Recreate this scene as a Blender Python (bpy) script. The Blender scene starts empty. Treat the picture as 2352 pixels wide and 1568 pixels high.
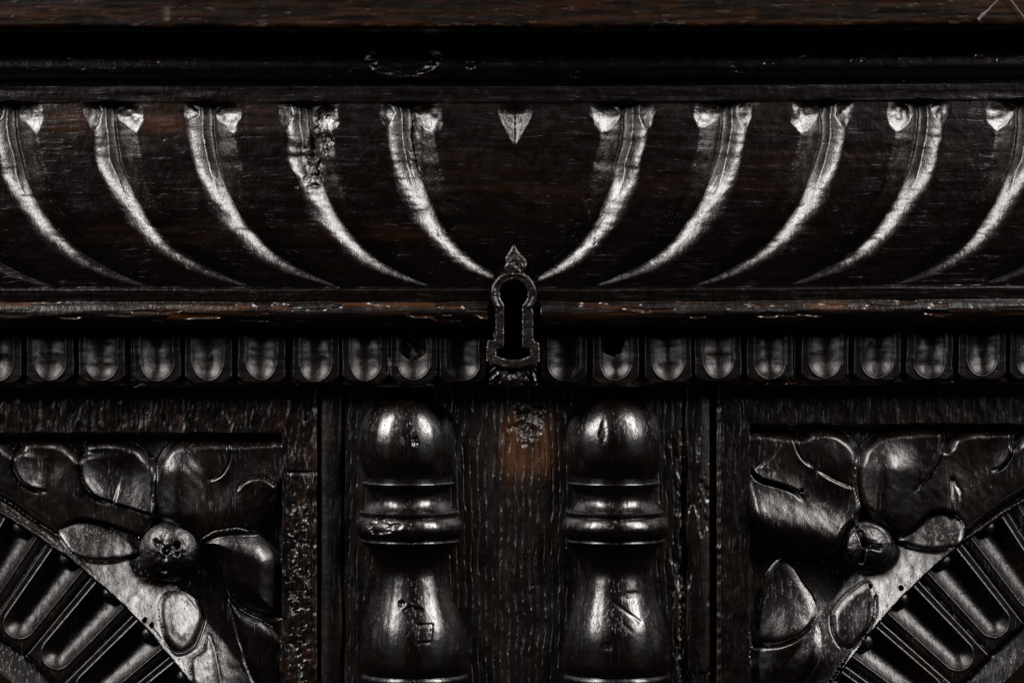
import bpy, math
import numpy as np

# ------------------------------------------------------------------ camera, world, lamps, exposure
S = 0.0002            # metres per unit of the drawing (1 unit = 0.2 mm on the cabinet front)
D = 6500.0            # camera distance in drawing units
CX, CY = 1176.0, 784.0
CZ = 0.90             # height of the picture's middle above the floor

scene = bpy.context.scene
scene.render.resolution_x, scene.render.resolution_y = 1024, 682
cam_d = bpy.data.cameras.new('camera')
cam = bpy.data.objects.new('camera', cam_d)
scene.collection.objects.link(cam)
cam.location = (0, -D * S, CZ)
cam.rotation_euler = (math.radians(90), 0, 0)
cam_d.sensor_width = 36.0
cam_d.lens = 36.0 * D / 2352.0
cam_d.clip_start = 0.05
cam_d.clip_end = 50
scene.camera = cam

world = bpy.data.worlds.new('World')
scene.world = world
world.use_nodes = True
world.node_tree.nodes['Background'].inputs[0].default_value = (0.75, 0.85, 1.0, 1)
world.node_tree.nodes['Background'].inputs[1].default_value = 0.012

def softbox(name, az, el, dist, w, h, power, col):
    ld = bpy.data.lights.new(name, 'AREA')
    ld.shape = 'RECTANGLE'; ld.size = w; ld.size_y = h
    ld.energy = power; ld.color = col
    o = bpy.data.objects.new(name, ld)
    scene.collection.objects.link(o)
    a, e = math.radians(az), math.radians(el)
    p = np.array([math.sin(a) * math.cos(e), -math.cos(a) * math.cos(e), math.sin(e)]) * dist
    o.location = (p[0], p[1], p[2] + CZ)
    from mathutils import Vector
    o.rotation_euler = Vector((-p[0], -p[1], -p[2])).to_track_quat('-Z', 'Y').to_euler()
    return o
softbox('softbox_left', -54, 33, 1.35, 0.36, 0.82, 42, (1.0, 0.95, 0.925))
softbox('softbox_right', 55, 33, 1.35, 0.36, 0.82, 42, (1.0, 0.95, 0.925))

vs = scene.view_settings
vs.view_transform = 'Standard'; vs.look = 'None'; vs.gamma = 1.0; vs.exposure = 0.0
vs.use_curve_mapping = False
scene.render.engine = 'CYCLES'

# ------------------------------------------------------------------ numeric helpers
_lat = {}
def vnoise(X, Y, sx, sy, seed):
    if seed not in _lat:
        _lat[seed] = np.random.RandomState(seed).rand(256, 256).astype(np.float64)
    L = _lat[seed]
    u = X / sx; v = Y / sy
    iu = np.floor(u).astype(np.int64); iv = np.floor(v).astype(np.int64)
    fu = u - iu; fv = v - iv
    fu = fu * fu * fu * (fu * (fu * 6 - 15) + 10); fv = fv * fv * fv * (fv * (fv * 6 - 15) + 10)
    a = L[iv & 255, iu & 255]; b = L[iv & 255, (iu + 1) & 255]
    c = L[(iv + 1) & 255, iu & 255]; d = L[(iv + 1) & 255, (iu + 1) & 255]
    return (a + (b - a) * fu) * (1 - fv) + (c + (d - c) * fu) * fv - 0.5
def fbm(X, Y, sx, sy, seed, octv=4, gain=0.5):
    o = np.zeros_like(X, dtype=np.float64); amp = 1.0
    for k in range(octv):
        o += amp * vnoise(X + 37 * k, Y + 91 * k, sx, sy, seed + k)
        sx *= 0.5; sy *= 0.5; amp *= gain
    return o
def sst(a, b, x):
    t = np.clip((x - a) / (b - a), 0, 1)
    return t * t * (3 - 2 * t)
def gauss(X, Y, cx, cy, sx, sy):
    return np.exp(-((X - cx) / sx) ** 2 - ((Y - cy) / sy) ** 2)
def smoothcurve(xs, ys):
    """monotone-ish smooth interpolation (natural Catmull/Hermite) as a callable"""
    xs = np.array(xs, float); ys = np.array(ys, float)
    m = np.gradient(ys, xs)
    def f(x):
        x = np.clip(x, xs[0], xs[-1])
        i = np.clip(np.searchsorted(xs, x) - 1, 0, len(xs) - 2)
        h = xs[i + 1] - xs[i]; t = (x - xs[i]) / h
        return ((2 * t**3 - 3 * t**2 + 1) * ys[i] + (t**3 - 2 * t**2 + t) * h * m[i]
                + (-2 * t**3 + 3 * t**2) * ys[i + 1] + (t**3 - t**2) * h * m[i + 1])
    return f
def closed_spline(pts, n=6):
    P = np.array(pts, float); N = len(P); out = []
    for i in range(N):
        p0, p1, p2, p3 = P[i - 1], P[i], P[(i + 1) % N], P[(i + 2) % N]
        for k in range(n):
            t = k / n
            out.append(0.5 * ((2 * p1) + (-p0 + p2) * t + (2 * p0 - 5 * p1 + 4 * p2 - p3) * t * t
                              + (-p0 + 3 * p1 - 3 * p2 + p3) * t**3))
    return np.array(out)
def sdf(P, X, Y):
    """signed distance, positive inside the closed polyline P"""
    best = np.full(X.shape, 1e18); inside = np.zeros(X.shape, bool)
    Q = np.roll(P, -1, axis=0)
    for (ax, ay), (bx, by) in zip(P, Q):
        ex, ey = bx - ax, by - ay
        L2 = ex * ex + ey * ey + 1e-9
        t = np.clip(((X - ax) * ex + (Y - ay) * ey) / L2, 0, 1)
        dx = X - ax - t * ex; dy = Y - ay - t * ey
        best = np.minimum(best, dx * dx + dy * dy)
        c = ((ay > Y) != (by > Y)) & (X < ex * (Y - ay) / (ey if abs(ey) > 1e-9 else 1e-9) + ax)
        inside ^= c
    d = np.sqrt(best)
    return np.where(inside, d, -d)
def segdist(X, Y, a, b):
    ex, ey = b[0] - a[0], b[1] - a[1]
    t = np.clip(((X - a[0]) * ex + (Y - a[1]) * ey) / (ex * ex + ey * ey), 0, 1)
    return np.hypot(X - a[0] - t * ex, Y - a[1] - t * ey)

# ------------------------------------------------------------------ mesh helpers
def to_world(x, y, z, zb):
    k = (D - zb) / D
    return np.stack([(x - CX) * S * k, -z * S, (CY - y) * S * k + CZ], -1)

def mesh_obj(name, verts, quads, mat, parent=None, normals=None, attrs=None):
    verts = np.ascontiguousarray(verts, dtype=np.float32); quads = np.ascontiguousarray(quads, dtype=np.int32)
    me = bpy.data.meshes.new(name)
    n, m = len(verts), len(quads); k = quads.shape[1]
    me.vertices.add(n); me.vertices.foreach_set('co', verts.ravel())
    me.loops.add(m * k); me.loops.foreach_set('vertex_index', quads.ravel())
    me.polygons.add(m)
    me.polygons.foreach_set('loop_start', np.arange(0, m * k, k, dtype=np.int32))
    me.polygons.foreach_set('use_smooth', np.ones(m, dtype=bool))
    me.update(calc_edges=True); me.validate()
    for an, av in (attrs or {}).items():
        a = me.attributes.new(an, 'FLOAT', 'POINT'); a.data.foreach_set('value', np.ascontiguousarray(av, dtype=np.float32))
    if normals is not None:
        me.normals_split_custom_set_from_vertices(np.asarray(normals, dtype=np.float32))
    me.materials.append(mat)
    o = bpy.data.objects.new(name, me)
    scene.collection.objects.link(o)
    if parent is not None: o.parent = parent
    return o

def patch(x0, x1, y0, y1, step, fn, zb, zback, parts, parent, warp=None, zoff=0.0):
    """A carved board: fn(X,Y) -> height Z, part index per vertex L, attributes.
    parts: {index: (name, material)}; index 0 is the board itself, the others are its carved pieces."""
    nx = int(round((x1 - x0) / step)) + 1; ny = int(round((y1 - y0) / step)) + 1
    xs = np.linspace(x0, x1, nx); ys = np.linspace(y0, y1, ny)
    X, Y = np.meshgrid(xs, ys)
    Z, L, attrs = fn(X, Y); Z = Z + zoff
    Yw = Y + (warp(X) if warp is not None else 0)
    V = to_world(X, Yw, Z, zb)
    gy, gx = np.gradient(Z, ys, xs)
    N = np.stack([-gx, -np.ones_like(gx), gy], -1)
    N /= np.linalg.norm(N, axis=-1, keepdims=True)
    Vf = V.reshape(-1, 3); Nf = N.reshape(-1, 3)
    idx = np.arange(nx * ny).reshape(ny, nx)
    cell = L[:-1, :-1]
    quads = np.stack([idx[1:, :-1], idx[1:, 1:], idx[:-1, 1:], idx[:-1, :-1]], -1)
    # skirts round the board, on vertices of their own
    borders = [(idx[0, :], cell[0, :], (0, 0, 1)), (idx[-1, ::-1], cell[-1, ::-1], (0, 0, -1)),
               (idx[::-1, 0], cell[::-1, 0], (-1, 0, 0)), (idx[:, -1], cell[:, -1], (1, 0, 0))]
    out = {}
    order = [0] + sorted(k for k in np.unique(cell) if k > 0)
    for lab in order:
        if lab not in parts: continue
        m = cell == lab
        if not m.any(): continue
        q = quads[m]
        used, inv = np.unique(q.ravel(), return_inverse=True)
        vv = [Vf[used]]; nn = [Nf[used]]; qq = [inv.reshape(-1, 4)]
        aa = {k: [a.ravel()[used]] for k, a in attrs.items()}
        cnt = len(used)
        for ring, cl, nrm in borders:
            e = np.nonzero(cl == lab)[0]
            if not len(e): continue
            i0, i1 = ring[e], ring[e + 1]
            a0, a1 = Vf[i0], Vf[i1]
            b0, b1 = a0.copy(), a1.copy(); b0[:, 1] = -zback * S; b1[:, 1] = -zback * S
            blk = np.stack([a0, a1, b1, b0], 1).reshape(-1, 3)
            vv.append(blk); nn.append(np.tile(np.array(nrm, float), (len(blk), 1)))
            qq.append(np.arange(len(blk)).reshape(-1, 4) + cnt); cnt += len(blk)
            for k in aa: aa[k].append(np.repeat(attrs[k].ravel()[i0], 4))
        nm, mat = parts[lab]
        par = parent if lab == 0 else out[0]
        out[lab] = mesh_obj(nm, np.concatenate(vv), np.concatenate(qq), mat, par, np.concatenate(nn),
                            {k: np.concatenate(a) for k, a in aa.items()})
    return out

def box(name, x0, x1, y0, y1, z0, z1, zb, mat, parent):
    c = [(x, y, z) for z in (z0, z1) for y in (y0, y1) for x in (x0, x1)]
    v = np.array([to_world(np.float64(a), np.float64(b), np.float64(d), zb) for a, b, d in c])
    q = [(0, 1, 3, 2), (4, 6, 7, 5), (0, 4, 5, 1), (2, 3, 7, 6), (0, 2, 6, 4), (1, 5, 7, 3)]
    o = mesh_obj(name, v, np.array(q), mat, parent)
    o.data.polygons.foreach_set('use_smooth', np.zeros(6, dtype=bool))
    return o

# ------------------------------------------------------------------ materials
def wood(name, axis, black=(0.0013, 0.00080, 0.00058), brown=(0.030, 0.0110, 0.0035), streak=0.03,
         pore=0.6, lump=0.36, fine=0.24, rough=0.33, porelen=55.0, porewid=4.0, lines=0.0, rvar=0.12, sheen=0.26, sbump=0.35, ior=1.5):
    m = bpy.data.materials.new(name); m.use_nodes = True
    nt = m.node_tree; N = nt.nodes; K = nt.links
    N.remove(N['Principled BSDF']); outn = N['Material Output']
    def node(t, **kw):
        n = N.new(t)
        for k, v in kw.items(): setattr(n, k, v)
        return n
    def math_(op, a, b=None, c=None):
        n = node('ShaderNodeMath', operation=op)
        for i, v in enumerate((a, b, c)):
            if v is None: continue
            if isinstance(v, (int, float)): n.inputs[i].default_value = v
            else: K.new(v, n.inputs[i])
        return n.outputs[0]
    def mapr(v, a, b, c=0.0, d=1.0):
        n = node('ShaderNodeMapRange'); n.interpolation_type = 'SMOOTHSTEP'
        K.new(v, n.inputs[0]); n.inputs[1].default_value = a; n.inputs[2].default_value = b
        n.inputs[3].default_value = c; n.inputs[4].default_value = d
        return n.outputs[0]
    def vec(scale, src):
        n = node('ShaderNodeVectorMath', operation='MULTIPLY'); K.new(src, n.inputs[0]); n.inputs[1].default_value = scale
        return n.outputs[0]
    def noise(v, detail=2.0, rgh=0.55, dist=0.0):
        n = node('ShaderNodeTexNoise'); K.new(v, n.inputs['Vector']); n.inputs['Scale'].default_value = 1.0
        n.inputs['Detail'].default_value = detail; n.inputs['Roughness'].default_value = rgh
        n.inputs['Distortion'].default_value = dist
        return n.outputs['Fac']
    tc = node('ShaderNodeTexCoord').outputs['Object']
    px = vec((5000, 5000, 5000), tc)
    g = (1 / porelen, 1 / porewid, 1 / porewid) if axis == 'X' else (1 / porewid, 1 / porewid, 1 / porelen)
    g2 = (1 / 260, 1 / 14, 1 / 14) if axis == 'X' else (1 / 14, 1 / 14, 1 / 260)
    # slow wander of the grain
    wn = node('ShaderNodeTexNoise'); K.new(vec((1 / 150,) * 3, px), wn.inputs['Vector']); wn.inputs['Scale'].default_value = 1.0
    wsub = node('ShaderNodeVectorMath', operation='SUBTRACT'); K.new(wn.outputs['Color'], wsub.inputs[0]); wsub.inputs[1].default_value = (0.5, 0.5, 0.5)
    wm = node('ShaderNodeVectorMath', operation='MULTIPLY_ADD'); K.new(wsub.outputs[0], wm.inputs[0])
    wm.inputs[1].default_value = (0, 0, 26) if axis == 'X' else (26, 0, 0); K.new(px, wm.inputs[2])
    pw = wm.outputs[0]
    pores = mapr(noise(vec(g, pw), 3.0, 0.6), 0.58, 0.70)
    dens = mapr(noise(vec((1 / 60,) * 3, px), 2.0), 0.35, 0.65, 0.25, 1.0)
    pores = math_('MULTIPLY', pores, dens)
    lumps = noise(vec((1 / 13,) * 3, px), 3.0, 0.5)
    fines = noise(vec((1 / 3.0,) * 3, px), 2.0, 0.6)
    streaks = noise(vec(g2, pw), 4.0, 0.6)
    h = math_('MULTIPLY', pores, -pore)
    h = math_('MULTIPLY_ADD', lumps, lump * 2.2, h)
    h = math_('MULTIPLY_ADD', fines, fine, h)
    h = math_('MULTIPLY_ADD', streaks, sbump, h)
    if lines > 0:
        wv = node('ShaderNodeTexWave', wave_type='BANDS', bands_direction='X' if axis == 'Z' else 'Z', wave_profile='SIN')
        K.new(vec((1 / 21.0, 0, 1 / 21.0 * 0.0) if axis == 'Z' else (0, 0, 1 / 21.0), pw), wv.inputs['Vector'])
        wv.inputs['Scale'].default_value = 0.40; wv.inputs['Distortion'].default_value = 0.0
        ln = math_('POWER', wv.outputs['Fac'], 7.0)
        brk = mapr(noise(vec((1 / 12, 1 / 12, 1 / 48), px), 2.0), 0.44, 0.62)
        h = math_('MULTIPLY_ADD', math_('MULTIPLY', ln, brk), -lines, h)
    bp = node('ShaderNodeBump'); bp.inputs['Strength'].default_value = 1.0; bp.inputs['Distance'].default_value = S
    K.new(h, bp.inputs['Height'])
    # colour: black polish, brown wood where it is worn, tan dust
    aw = node('ShaderNodeAttribute', attribute_name='wear').outputs['Fac']
    ad = node('ShaderNodeAttribute', attribute_name='dust').outputs['Fac']
    st = mapr(streaks, 0.50, 0.74)
    patchy = mapr(noise(vec((1 / 180,) * 3, px), 3.0), 0.45, 0.70)
    sfac = math_('MULTIPLY', math_('MULTIPLY', st, patchy), streak)
    wfac = math_('MULTIPLY', aw, mapr(math_('ADD', streaks, math_('MULTIPLY', fines, 0.35)), 0.45, 0.85))
    fac = math_('MINIMUM', math_('ADD', sfac, wfac), 1.0)
    mx = node('ShaderNodeMix', data_type='RGBA'); K.new(fac, mx.inputs['Factor'])
    mx.inputs['A'].default_value = (*black, 1); mx.inputs['B'].default_value = (*brown, 1)
    dfac = math_('MINIMUM', math_('MULTIPLY', ad, mapr(fines, 0.30, 0.62)), 1.0)
    md = node('ShaderNodeMix', data_type='RGBA'); K.new(dfac, md.inputs['Factor'])
    K.new(mx.outputs['Result'], md.inputs['A']); md.inputs['B'].default_value = (0.022, 0.0145, 0.0085, 1)
    dif = node('ShaderNodeBsdfDiffuse'); K.new(md.outputs['Result'], dif.inputs['Color']); K.new(bp.outputs[0], dif.inputs['Normal'])
    rn = noise(vec((1 / 30,) * 3, px), 4.0, 0.65)
    r = math_('MULTIPLY_ADD', rn, rvar * 2, rough - rvar)
    r = math_('MULTIPLY_ADD', dfac, 0.30, r)
    r = math_('MULTIPLY_ADD', pores, 0.12, r)
    # polished film: a dielectric reflection over the stained wood
    gl = node('ShaderNodeBsdfGlossy', distribution='BECKMANN'); gl.inputs['Color'].default_value = (1, 1, 1, 1)
    K.new(r, gl.inputs['Roughness']); K.new(bp.outputs[0], gl.inputs['Normal'])
    fr = node('ShaderNodeFresnel'); fr.inputs['IOR'].default_value = ior; K.new(bp.outputs[0], fr.inputs['Normal'])
    ms = node('ShaderNodeMixShader'); K.new(fr.outputs[0], ms.inputs[0]); K.new(dif.outputs[0], ms.inputs[1])
    gl2 = node('ShaderNodeBsdfGlossy', distribution='BECKMANN'); gl2.inputs['Color'].default_value = (1, 1, 1, 1)
    K.new(math_('ADD', r, 0.17), gl2.inputs['Roughness']); K.new(bp.outputs[0], gl2.inputs['Normal'])
    mg = node('ShaderNodeMixShader'); mg.inputs[0].default_value = sheen
    K.new(gl.outputs[0], mg.inputs[1]); K.new(gl2.outputs[0], mg.inputs[2]); K.new(mg.outputs[0], ms.inputs[2])
    K.new(ms.outputs[0], outn.inputs['Surface'])
    return m

W_X = wood('black_oak_horizontal', 'X', pore=0.22, porelen=95.0, sbump=0.22, rough=0.31, fine=0.42, lump=0.5)
W_TOP = wood('worn_oak_top', 'X', black=(0.0016, 0.0010, 0.0007), brown=(0.0105, 0.0036, 0.0012), streak=0.34, rough=0.42, ior=1.20, sheen=0.4, pore=0.4, lump=0.15, fine=0.12)
W_Z = wood('black_oak_vertical', 'Z', rough=0.34, pore=0.5)
W_ROUGH = wood('coarse_oak_vertical', 'Z', rough=0.35, sheen=0.16, pore=0.8, lump=0.35, fine=0.2, porelen=38, porewid=5)
W_STILE = wood('stile_oak', 'Z', rough=0.38, lines=2.2, streak=0.06, pore=0.3)
W_TURN = wood('turned_black_oak', 'Z', rough=0.28, sheen=0.22, sbump=0.3, pore=0.55, lump=0.28, fine=0.14, streak=0.03, rvar=0.06)
W_TONG = wood('tongue_oak', 'X', ior=1.37, rough=0.42, sheen=0.14, sbump=0.10, pore=0.2, lump=0.4, fine=0.34, streak=0.06)
W_FLUTE = wood('fluted_oak', 'Z', ior=1.40, rough=0.39, sheen=0.18, sbump=0.15, pore=1.1, lump=0.45, fine=0.35)
W_BERRY = wood('carved_berry_oak', 'Z', rough=0.38, sbump=0.2, pore=0.6, lump=0.9, fine=0.3)
W_DARK = wood('unlit_carcass_oak', 'X', rough=0.7)
def iron():
    m = bpy.data.materials.new('rusted_iron'); m.use_nodes = True
    nt = m.node_tree; N = nt.nodes; K = nt.links; bs = N['Principled BSDF']
    tc = N.new('ShaderNodeTexCoord')
    n1 = N.new('ShaderNodeTexNoise'); n1.inputs['Scale'].default_value = 900; n1.inputs['Detail'].default_value = 4
    K.new(tc.outputs['Object'], n1.inputs['Vector'])
    n2 = N.new('ShaderNodeTexNoise'); n2.inputs['Scale'].default_value = 180; n2.inputs['Detail'].default_value = 3
    K.new(tc.outputs['Object'], n2.inputs['Vector'])
    cr = N.new('ShaderNodeValToRGB'); K.new(n2.outputs['Fac'], cr.inputs[0])
    cr.color_ramp.elements[0].position = 0.35; cr.color_ramp.elements[0].color = (0.0022, 0.0016, 0.0014, 1)
    cr.color_ramp.elements[1].position = 0.72; cr.color_ramp.elements[1].color = (0.0065, 0.0036, 0.0027, 1)
    K.new(cr.outputs[0], bs.inputs['Base Color'])
    b = N.new('ShaderNodeBump'); b.inputs['Distance'].default_value = S * 1.7; b.inputs['Strength'].default_value = 1.0
    K.new(n1.outputs['Fac'], b.inputs['Height']); K.new(b.outputs[0], bs.inputs['Normal'])
    bs.inputs['Roughness'].default_value = 0.30; bs.inputs['Metallic'].default_value = 0.0; bs.inputs['IOR'].default_value = 1.36
    return m
IRON = iron()
def plain(name, col, rough):
    m = bpy.data.materials.new(name); m.use_nodes = True; bs = m.node_tree.nodes['Principled BSDF']
    n = m.node_tree.nodes.new('ShaderNodeTexNoise'); n.inputs['Scale'].default_value = 1500
    tc = m.node_tree.nodes.new('ShaderNodeTexCoord'); m.node_tree.links.new(tc.outputs['Object'], n.inputs['Vector'])
    mx = m.node_tree.nodes.new('ShaderNodeMix'); mx.data_type = 'RGBA'
    mx.inputs['A'].default_value = (*[c * 0.3 for c in col], 1); mx.inputs['B'].default_value = (*col, 1)
    m.node_tree.links.new(n.outputs['Fac'], mx.inputs['Factor'])
    m.node_tree.links.new(mx.outputs['Result'], bs.inputs['Base Color']); bs.inputs['Roughness'].default_value = rough
    return m
DUST = plain('grey_dust', (0.060, 0.048, 0.042), 0.9)

# ------------------------------------------------------------------ the cabinet
cabinet = bpy.data.objects.new('cabinet', None)
scene.collection.objects.link(cabinet)
cabinet['label'] = 'black carved antique oak cabinet front with gadrooned drawer, keyhole plate, balusters and floral doors'
cabinet['category'] = 'cabinet'

XL, XR = -150.0, 2502.0
def drawer_warp(X): return -7.0 * np.clip((X - 1350) / 1000, 0, 1.2)

box('carcass', XL, XR, -60, 1660, -150, -110, -110, W_DARK, cabinet)

# ---- top board
def f_top(X, Y):
    Z = 235 + fbm(X, Y, 160, 12, 11, 4) * 1.6 + fbm(X, Y, 24, 6, 15, 2) * 0.3
    edge = 66 + fbm(X, Y * 0, 60, 9, 17, 4) * 3.0
    t = np.clip((Y - (edge - 12)) / 12, 0, 1)
    Z -= 14 * (1 - np.sqrt(np.clip(1 - t * t, 0, 1)))
    wear = sst(-0.1, 0.5, fbm(X, Y, 90, 14, 21, 4) + 0.25) * 1.0 + 0.9 * sst(46, 62, Y) * sst(-.1, .3, fbm(X, Y, 30, 8, 25, 3))
    chip = sst(0.42, 0.52, fbm(X, Y, 30, 7, 31, 3) - 0.06 + 0.22 * sst(40, 64, Y))
    mark = np.exp(-((X - 380) / 7) ** 2) * sst(8, 14, Y) * (1 - sst(42, 50, Y))
    Z -= chip * 1.2 + mark * 3
    return Z, np.zeros(X.shape, int), {'wear': wear, 'dust': np.clip(chip * 0.7 + mark * 0.9, 0, 1)}
patch(XL, XR, -60, 66, 2.6, f_top, 265, 100, {0: ('top_board', W_TOP)}, cabinet, drawer_warp, 28)

# ---- cornice moulding under the top
def f_corn(X, Y):
    Z = np.interp(Y, [60, 66, 80, 100, 115, 122, 126], [112, 100, 92, 95, 108, 118, 118])
    roll = 118 + 16 * np.sin(np.clip((Y - 126) / 62, 0, 1) * np.pi) ** 0.8
    Z = np.where(Y > 126, roll, Z)
    Z = np.where(Y > 188, 84, Z)
    Z = Z + fbm(X, Y, 260, 20, 41, 2) * 1.2
    # the broken lip
    c = gauss(X, Y, 930, 140, 78, 34); c = sst(0.24, 0.50, c + fbm(X, Y, 40, 14, 43, 3) * 0.14)
    Z -= c * (15 + 3 * fbm(X, Y, 30, 10, 44, 2)) * sst(95, 125, Y)
    ch = sst(0.54, 0.60, fbm(X, Y, 40, 10, 46, 3))
    Z -= ch * 2.5
    return Z, np.zeros(X.shape, int), {'wear': ch * 0.3, 'dust': c * 0.05}
patch(XL, XR, 62, 204, 2.4, f_corn, 110, 0, {0: ('cornice_moulding', W_X)}, cabinet, drawer_warp, 28)

# ---- drawer front: fillets, gadroons, lower moulding
F = smoothcurve([200, 240, 311, 380, 458, 522, 577, 618, 645, 664, 700],
                [-2, 0, 5, 20, 52, 96, 151, 218, 280, 334, 460])
def Fd(y): return (F(y + 1.5) - F(y - 1.5)) / 3.0
WB = smoothcurve([200, 300, 400, 500, 570, 613, 640, 664, 700], [56, 56, 57, 56, 43, 30, 17, 6, 5])
HB = smoothcurve([200, 300, 420, 508, 568, 613, 640, 664, 700], [31, 31, 31, 31, 25, 16, 8, 0, 0])
WA = smoothcurve([200, 300, 400, 500, 570, 613, 640, 664, 700], [66, 72, 84, 80, 60, 40, 22, 8, 5])
left_g = [(-415, .98), (-190, .98), (35, .98), (262, 1.0), (487, .93), (710, .90), (945, .80)]
right_g = [(1430, .77), (1660, .94), (1889, .945), (2109, .94), (2338, .89), (2560, .94), (2785, .94)]
KEYC = (1181.0, 673.0)
def key_sdf(X, Y):
    # keyhole: round head, slot, splayed foot  (positive inside)
    head = 32.0 - np.hypot(X - 1180, Y - 675)
    slot = np.minimum(20.5 - np.abs(X - 1179), np.minimum(Y - 690, 802 - Y))
    foot_y = 826 - 0.006 * (X - 1179) ** 2
    foot = np.minimum(38.5 - np.abs(X - 1179), np.minimum(Y - (797 + 0.004 * (X - 1179) ** 2), foot_y - Y))
    return np.maximum(np.maximum(head, slot), foot)
def f_drawer(X, Y):
    # cushion profile of the carved field
    z0 = 150.0
    prof = z0 - np.where(Y < 335, 0.00045, 0.00036) * (Y - 335) ** 2
    depth = np.zeros_like(X); dust = np.zeros_like(X); lobe = np.zeros(X.shape, int)
    rip = np.zeros_like(X)
    wob = fbm(X, Y, 70, 60, 51, 3)
    for side, gl in ((1, left_g), (-1, right_g)):
        for i, (x0, kf) in enumerate(gl):
            sd = 100 + i * 7 + (50 if side < 0 else 0)
            rs = np.random.RandomState(sd)
            fx = x0 + side * kf * F(Y) + vnoise(Y, Y * 0, 46, 9, sd) * 5 + vnoise(Y, Y * 0, 13, 9, sd + 1) * 1.8
            cosf = 1 / np.sqrt(1 + (kf * Fd(Y)) ** 2)
            d = (X - fx) * cosf * side
            k = 0.93 + 0.16 * rs.rand()
            wb = WB(Y) * k * (1 + 0.16 * vnoise(Y, Y * 0, 60, 9, sd + 2)); wa = WA(Y) * (0.9 + 0.2 * rs.rand())
            H = HB(Y) * (0.94 + 0.12 * rs.rand())
            tb = np.clip(-d / wb, 0, 1); ta = np.clip(d / wa, 0, 1)
            pB = (1 - tb) ** 1.85; pA = (1 - ta) ** 2.4
            uB = 1 - sst(370, 480, Y)
            pU = np.where(tb > 0.40, 0.84 * np.clip((1 - tb) / 0.60, 0, 1) ** 1.6, 0.84 + 0.16 * (0.40 - tb) / 0.40)
            pB = pB * (1 - uB) + pU * uB
            uA = 1 - sst(390, 520, Y); ta2 = np.clip(d / 50.0, 0, 1)
            pA = pA * (1 - uA) + uA * (0.80 * (1 - ta2) ** 1.25 + 0.20 * pA)
            dep = H * np.where(d < 0, pB, pA)
            # steeper chisel cut along the floor in the upper half
            dep += 4 * np.exp(-(d / 5.0) ** 2) * (1 - sst(330, 440, Y)) * (H > 1)
            # facets left by the gouge
            cut = vnoise(Y + X * 0.25 * side, X * 0, 9, 9, sd + 3) * 0.9 + vnoise(Y * 1.0 - d * .6, d, 37, 40, sd + 4) * 1.8
            rip = np.where((d < 0) & (tb < 1), cut * np.sin(np.pi * tb) * H / 30, rip)
            # flared head of the groove
            rr = np.sqrt(((X - x0) / (67 + 8 * rs.rand())) ** 2 + ((Y - 262 - 6 * side * np.tanh((X - x0) / 15)) / 60) ** 2) + fbm(X, Y, 28, 26, sd + 20, 2) * 0.15
            pit = 30 * np.clip(1 - rr, 0, 1) ** 1.15 * sst(222, 252, Y)
            dep = np.maximum(dep * sst(226, 246, Y), pit)
            depth = np.maximum(depth, dep)
            dl = np.exp(-((d + 7) / (13 + 8 * vnoise(Y, Y * 0, 20, 9, sd + 5))) ** 2) * (1 - sst(360, 430, Y)) * sst(235, 250, Y)
            dust = np.maximum(dust, dl * (0.5 + 0.5 * rs.rand()))
            dust = np.maximum(dust, 0.55 * uA * (d > -3) * (1 - sst(.55, .85, ta2)) * sst(245, 262, Y) * (0.7 + fbm(X, Y, 12, 26, sd + 30, 2)))
            if side > 0: lobe += (X > fx).astype(int)
            else: lobe += (X > fx).astype(int)
    # the little notch in the middle gadroon
    hw = np.sqrt(np.clip((333 - Y) / (333 - 262), 0, 1)) ** 1.5 * 40 + fbm(X, Y, 20, 20, 87, 2) * 3
    nt = np.minimum(np.clip(hw - np.abs(X - 1183), 0, 50) * 0.30, 12 + 0.10 * (280 - Y) + fbm(X, Y, 20, 20, 89, 2) * 2) * sst(232, 268, Y) * (hw > 0.5)
    depth = np.maximum(depth, nt)
    Z = prof - depth + rip
    # broken-out groove
    br = sst(0.25, 0.6, gauss(X, Y, 728, 350, 26, 72) + fbm(X, Y, 18, 18, 61, 3) * 0.45) * (Y > 250)
    Z -= br * (6 + fbm(X, Y, 18, 22, 62, 3) * 12)
    br2 = sst(0.3, 0.7, gauss(X, Y, 957, 330, 14, 80) + fbm(X, Y, 14, 18, 63, 3) * 0.4) * (Y > 250)
    Z -= br2 * (3 + fbm(X, Y, 14, 20, 64, 3) * 6)
    dust = np.maximum(dust, 0.8 * np.maximum(br, br2))
    Z += fbm(X, Y, 200, 22, 66, 3) * 1.1 + wob * 1.0
    # upper fillet
    up = 1 - sst(236, 239.5, Y + fbm(X, Y * 0, 30, 9, 68, 2) * 1.5)
    Zup = 147 + fbm(X, Y, 160, 14, 69, 2) * 1.6
    cut = np.clip(depth - 8, 0, 40) * 0.5
    Z = Z * (1 - up) + (Zup - cut) * up
    # lower fillet
    lo = sst(659.5, 662.5, Y + fbm(X, Y * 0, 50, 9, 71, 2) * 2.0)
    Zlo = 120 - 0.10 * (Y - 662) + fbm(X, Y, 200, 14, 72, 2) * 2.0
    Z = Z * (1 - lo) + Zlo * lo
    Z -= 5 * np.exp(-((Y - 661) / 2.5) ** 2)
    # lower roll moulding, cut away round the lock plate
    e = 4 * fbm(X, Y * 0, 90, 9, 73, 3)
    t = np.clip((Y - 694 - e * .4) / (750 - 694), 0, 1)
    gap = sst(50, 62, np.abs(X - 1181))
    chips = sst(0.28, 0.44, fbm(X, Y, 80, 11, 75, 3) + 0.10 * sst(715, 745, Y))
    roll = 113 + 18 * np.sin(np.clip(t * 1.08 + 0.02, 0, 1) * np.pi) ** 0.7 + fbm(X, Y, 140, 12, 76, 3) * 2.6 - chips * 4.0
    roll = 108 + (roll - 108) * gap
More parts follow.
